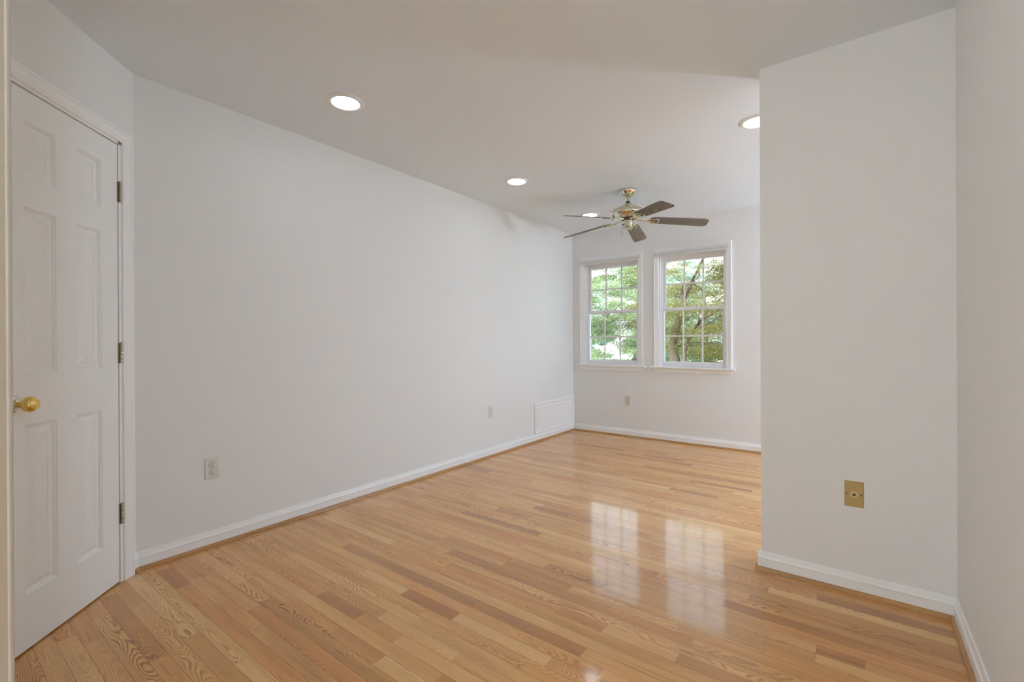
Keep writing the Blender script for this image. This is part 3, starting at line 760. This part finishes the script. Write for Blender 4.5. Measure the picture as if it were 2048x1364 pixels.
for k in range(5):
    th = math.radians(30.0 + 72 * k)
    mbk, pit, zc = blade_mesh(k, 0.5)
    bl_ = mbk.build('blade', M_blade, FAN, label='brown oak blade')
    bl_.rotation_euler = (0, 0, th)
    wood_uniform(bl_, 0, 1, -0.065, 0.5 + 0.1 * (k % 3 - 1), 0.3 * (k % 2), [0.13, 0.531, 0.77, 0.92, 0.345][k])
    # iron: curved arm and a lyre-shaped plate under the blade root
    mb = MB()
    mb.tube([(0.048, 0, -0.257), (0.070, 0, -0.258), (0.090, 0, -0.262), (0.110, 0, -0.268), (0.130, 0, -0.274), (0.155, 0, -0.278), (0.185, 0, -0.2785)], [0.013, 0.013, 0.011, 0.009, 0.009, 0.010, 0.012], 12, 0.55)
    def pl(x, y): return (x, y * math.cos(pit), zc + 0.032 - math.tan(math.radians(4.9)) * (x - 0.185) - y * math.sin(pit))
    for s_ in (-1, 1):
        mb.tube([pl(0.168, 0), pl(0.185, s_ * 0.020), pl(0.205, s_ * 0.031), pl(0.232, s_ * 0.034), pl(0.256, s_ * 0.028), pl(0.262, s_ * 0.016), pl(0.250, s_ * 0.010)], [0.008, 0.008, 0.008, 0.0075, 0.007, 0.006, 0.004], 10, 0.55)
    mb.tube([pl(0.178, 0), pl(0.215, 0), pl(0.240, 0)], [0.010, 0.009, 0.005], 10, 0.5)
    arm = mb.build('blade_iron', M_nick, FAN, smooth=True, angle=60)
    arm.rotation_euler = (0, 0, th)
    for x_, y_ in ((0.205, -0.031), (0.205, 0.031), (0.232, 0)):
        MB().lathe([(0.0, -0.009), (0.004, -0.0082), (0.0052, -0.0055)], 12, c=pl(x_, y_)).build('screw', M_dmet, arm, smooth=True)

# ------------------------------------------------------------------ outside
MB().box(-45, 45, L + 0.6, 90, -3.2, -3.0).build('lawn', M_grass, kind=S, label='sunny green lawn outside below the windows', cat='lawn')

def leafmat(name, c1, c2, c3, trans=0.45):
    m = bpy.data.materials.new(name); m.use_nodes = True; n = m.node_tree; n.nodes.clear()
    o = n.nodes.new('ShaderNodeOutputMaterial'); b = n.nodes.new('ShaderNodeBsdfPrincipled'); t = n.nodes.new('ShaderNodeBsdfTranslucent'); mx = n.nodes.new('ShaderNodeMixShader')
    a = n.nodes.new('ShaderNodeAttribute'); a.attribute_name = 'leafrand'
    cr = n.nodes.new('ShaderNodeValToRGB'); e = cr.color_ramp.elements
    e[0].color = (*c1, 1); e[1].color = (*c3, 1); q_ = e.new(0.5); q_.color = (*c2, 1)
    n.links.new(a.outputs['Fac'], cr.inputs[0]); n.links.new(cr.outputs[0], b.inputs['Base Color']); n.links.new(cr.outputs[0], t.inputs[0])
    b.inputs['Roughness'].default_value = 0.42; mx.inputs[0].default_value = trans
    n.links.new(b.outputs[0], mx.inputs[1]); n.links.new(t.outputs[0], mx.inputs[2]); n.links.new(mx.outputs[0], o.inputs[0])
    return m
M_leafA = leafmat('olive_leaves', (0.15, 0.12, 0.03), (0.25, 0.21, 0.06), (0.42, 0.39, 0.16))
M_leafB = leafmat('bright_leaves', (0.20, 0.22, 0.09), (0.42, 0.49, 0.26), (0.74, 0.80, 0.60))
M_leafC = leafmat('haze_pale_leaves', (0.26, 0.34, 0.22), (0.42, 0.52, 0.42), (0.62, 0.74, 0.66))  # pale tones stand in for haze on the distant trees
M_bark = simple('bark', (0.13, 0.09, 0.065), 0.9, bump=1.0, bscale=30, var=0.3)

def make_tree(name, loc, crown_c, crown_r, nb, per, leaf, mat, stems, seed, label, group):
    rnd = np.random.RandomState(seed); r2 = random.Random(seed)
    T = empty(name, loc, 0, label=label, cat='tree', group=group)
    mb = MB()
    tips = []
    for st in stems: mb.tube(st[0], st[1], 9)
    base_ = Vector(stems[0][0][-1])
    cents = []
    for k in range(nb):
        while True:
            p_ = rnd.uniform(-1, 1, 3)
            if np.dot(p_, p_) < 1 : break
        c = Vector((crown_c[0] + p_[0] * crown_r[0], crown_c[1] + p_[1] * crown_r[1], crown_c[2] + p_[2] * crown_r[2]))
        cents.append(c)
        if k % 4 == 0:
            st = stems[k // 4 % len(stems)][0]
            q_ = r2.uniform(2.2, len(st) - 1.001); i_ = int(q_); a = Vector(st[i_]).lerp(Vector(st[i_ + 1]), q_ - i_)
            j_ = lambda k_: Vector((r2.uniform(-1, 1), r2.uniform(-1, 1), r2.uniform(-.5, 1))) * k_
            d_ = (c - a)
            mb.tube([a, a + d_ * .25 + j_(.10), a + d_ * .5 + j_(.16), a + d_ * .75 + j_(.12), c], [0.020, 0.015, 0.011, 0.007, 0.003], 5)
    mb.build('trunk', M_bark, T, smooth=True)
    n_ = nb * per
    cc = np.repeat(np.array([tuple(c) for c in cents]), per, axis=0)
    br = np.repeat(rnd.uniform(0.45, 0.95, nb), per)
    off = rnd.normal(0, 1, (n_, 3)); off /= np.linalg.norm(off, axis=1)[:, None]
    off *= (rnd.uniform(0, 1, n_) ** 0.45)[:, None] * br[:, None]
    off[:, 2] *= 0.32
    c = cc + off
    az = rnd.uniform(0, 2 * np.pi, n_); tl_ = rnd.normal(0.0, 0.55, n_)
    d = np.stack([np.cos(az) * np.cos(tl_), np.sin(az) * np.cos(tl_), np.sin(tl_)], 1)
    nrm = rnd.normal(0, 0.45, (n_, 3)); nrm[:, 2] += 1
    s_ = np.cross(d, nrm); s_ /= np.linalg.norm(s_, axis=1)[:, None]
    ln_ = leaf * rnd.uniform(0.6, 1.3, n_)[:, None]
    v = np.stack([c - d * ln_ * .5, c + s_ * ln_ * .28, c + d * ln_ * .5, c - s_ * ln_ * .28], 1).reshape(-1, 3)
    me = bpy.data.meshes.new('foliage'); me.vertices.add(n_ * 4); me.loops.add(n_ * 4); me.polygons.add(n_)
    me.vertices.foreach_set('co', v.astype(np.float32).ravel()); me.loops.foreach_set('vertex_index', np.arange(n_ * 4, dtype=np.int32))
    me.polygons.foreach_set('loop_start', np.arange(0, n_ * 4, 4, dtype=np.int32)); me.polygons.foreach_set('loop_total', np.full(n_, 4, dtype=np.int32))
    me.update(); me.validate()
    a = me.attributes.new('leafrand', 'FLOAT', 'FACE')
    lr = np.clip(rnd.normal(0.5, 0.22, n_) + np.repeat(rnd.normal(0, 0.2, nb), per), 0, 1)
    a.data.foreach_set('value', lr.astype(np.float32))
    me.materials.append(mat)
    ob = bpy.data.objects.new('foliage', me); COL.objects.link(ob); ob.parent = T
    return T
G0 = -3.0
# two-stemmed olive tree seen through the right window
make_tree('leafy_tree', (-0.75, 11.2, G0), (1.3, 0.3, 5.0), (2.6, 2.0, 1.75), 92, 1500, 0.042, M_leafA,
          [([(0, 0, 0), (-0.02, 0, 2.2), (-0.08, 0, 3.4), (-0.18, 0.05, 4.0), (0.1, 0.1, 5.2), (0.6, 0.1, 6.2)], [0.22, 0.17, 0.14, 0.10, 0.07, 0.04]),
           ([(-0.02, 0, 2.6), (0.10, 0.0, 3.3), (0.13, 0.0, 3.9), (0.5, 0.05, 4.6), (1.9, 0.1, 5.4)], [0.10, 0.065, 0.06, 0.05, 0.03])],
          3, 'olive green two-stemmed tree right outside the right window', None)
make_tree('leafy_tree', (-5.4, 18.4, G0), (0.0, 0.2, 4.9), (2.9, 2.4, 2.9), 125, 1300, 0.066, M_leafB,
          [([(0.5, 0, 0), (0.45, 0, 2.5), (0.70, 0, 3.6), (0.9, 0, 4.4), (0.8, 0.1, 5.4), (0.6, 0.1, 6.3)], [0.24, 0.17, 0.13, 0.10, 0.06, 0.03])],
          8, 'bright green sunlit tree filling the left window', None)
far = make_tree('leafy_tree', (-14.4, 28.5, G0), (0, 0, 5.0), (3.8, 3.3, 4.4), 120, 450, 0.15, M_leafC,
          [([(0, 0, 0), (0, 0, 3), (0.2, 0, 5), (0, 0, 7)], [0.3, 0.22, 0.15, 0.06])],
          21, 'pale green tree farther back across the lawn, leftmost of its row', 'background trees beyond the lawn')
spots = [(-4.6, 28.8, 'pale green tree farther back between the two near trees'), (5.2, 28.3, 'pale green tree farther back, right of the olive tree'),
         (15.0, 28.6, 'pale green tree at the far right of the first background row'), (-19.5, 38.5, 'pale green tree at the far left of the second background row'),
         (-9.6, 38.2, 'pale green tree in the second background row, left of the middle'), (0.2, 38.6, 'pale green tree in the second background row, middle'),
         (10.0, 38.4, 'pale green tree in the second background row, right of the middle')]
for i, (x_, y_, lb) in enumerate(spots):
    c_ = copy_tree(far); c_.location = (x_, y_, G0); c_['label'] = lb
    if y_ > 35: c_.scale = (1.0, 1.0, 1.25)
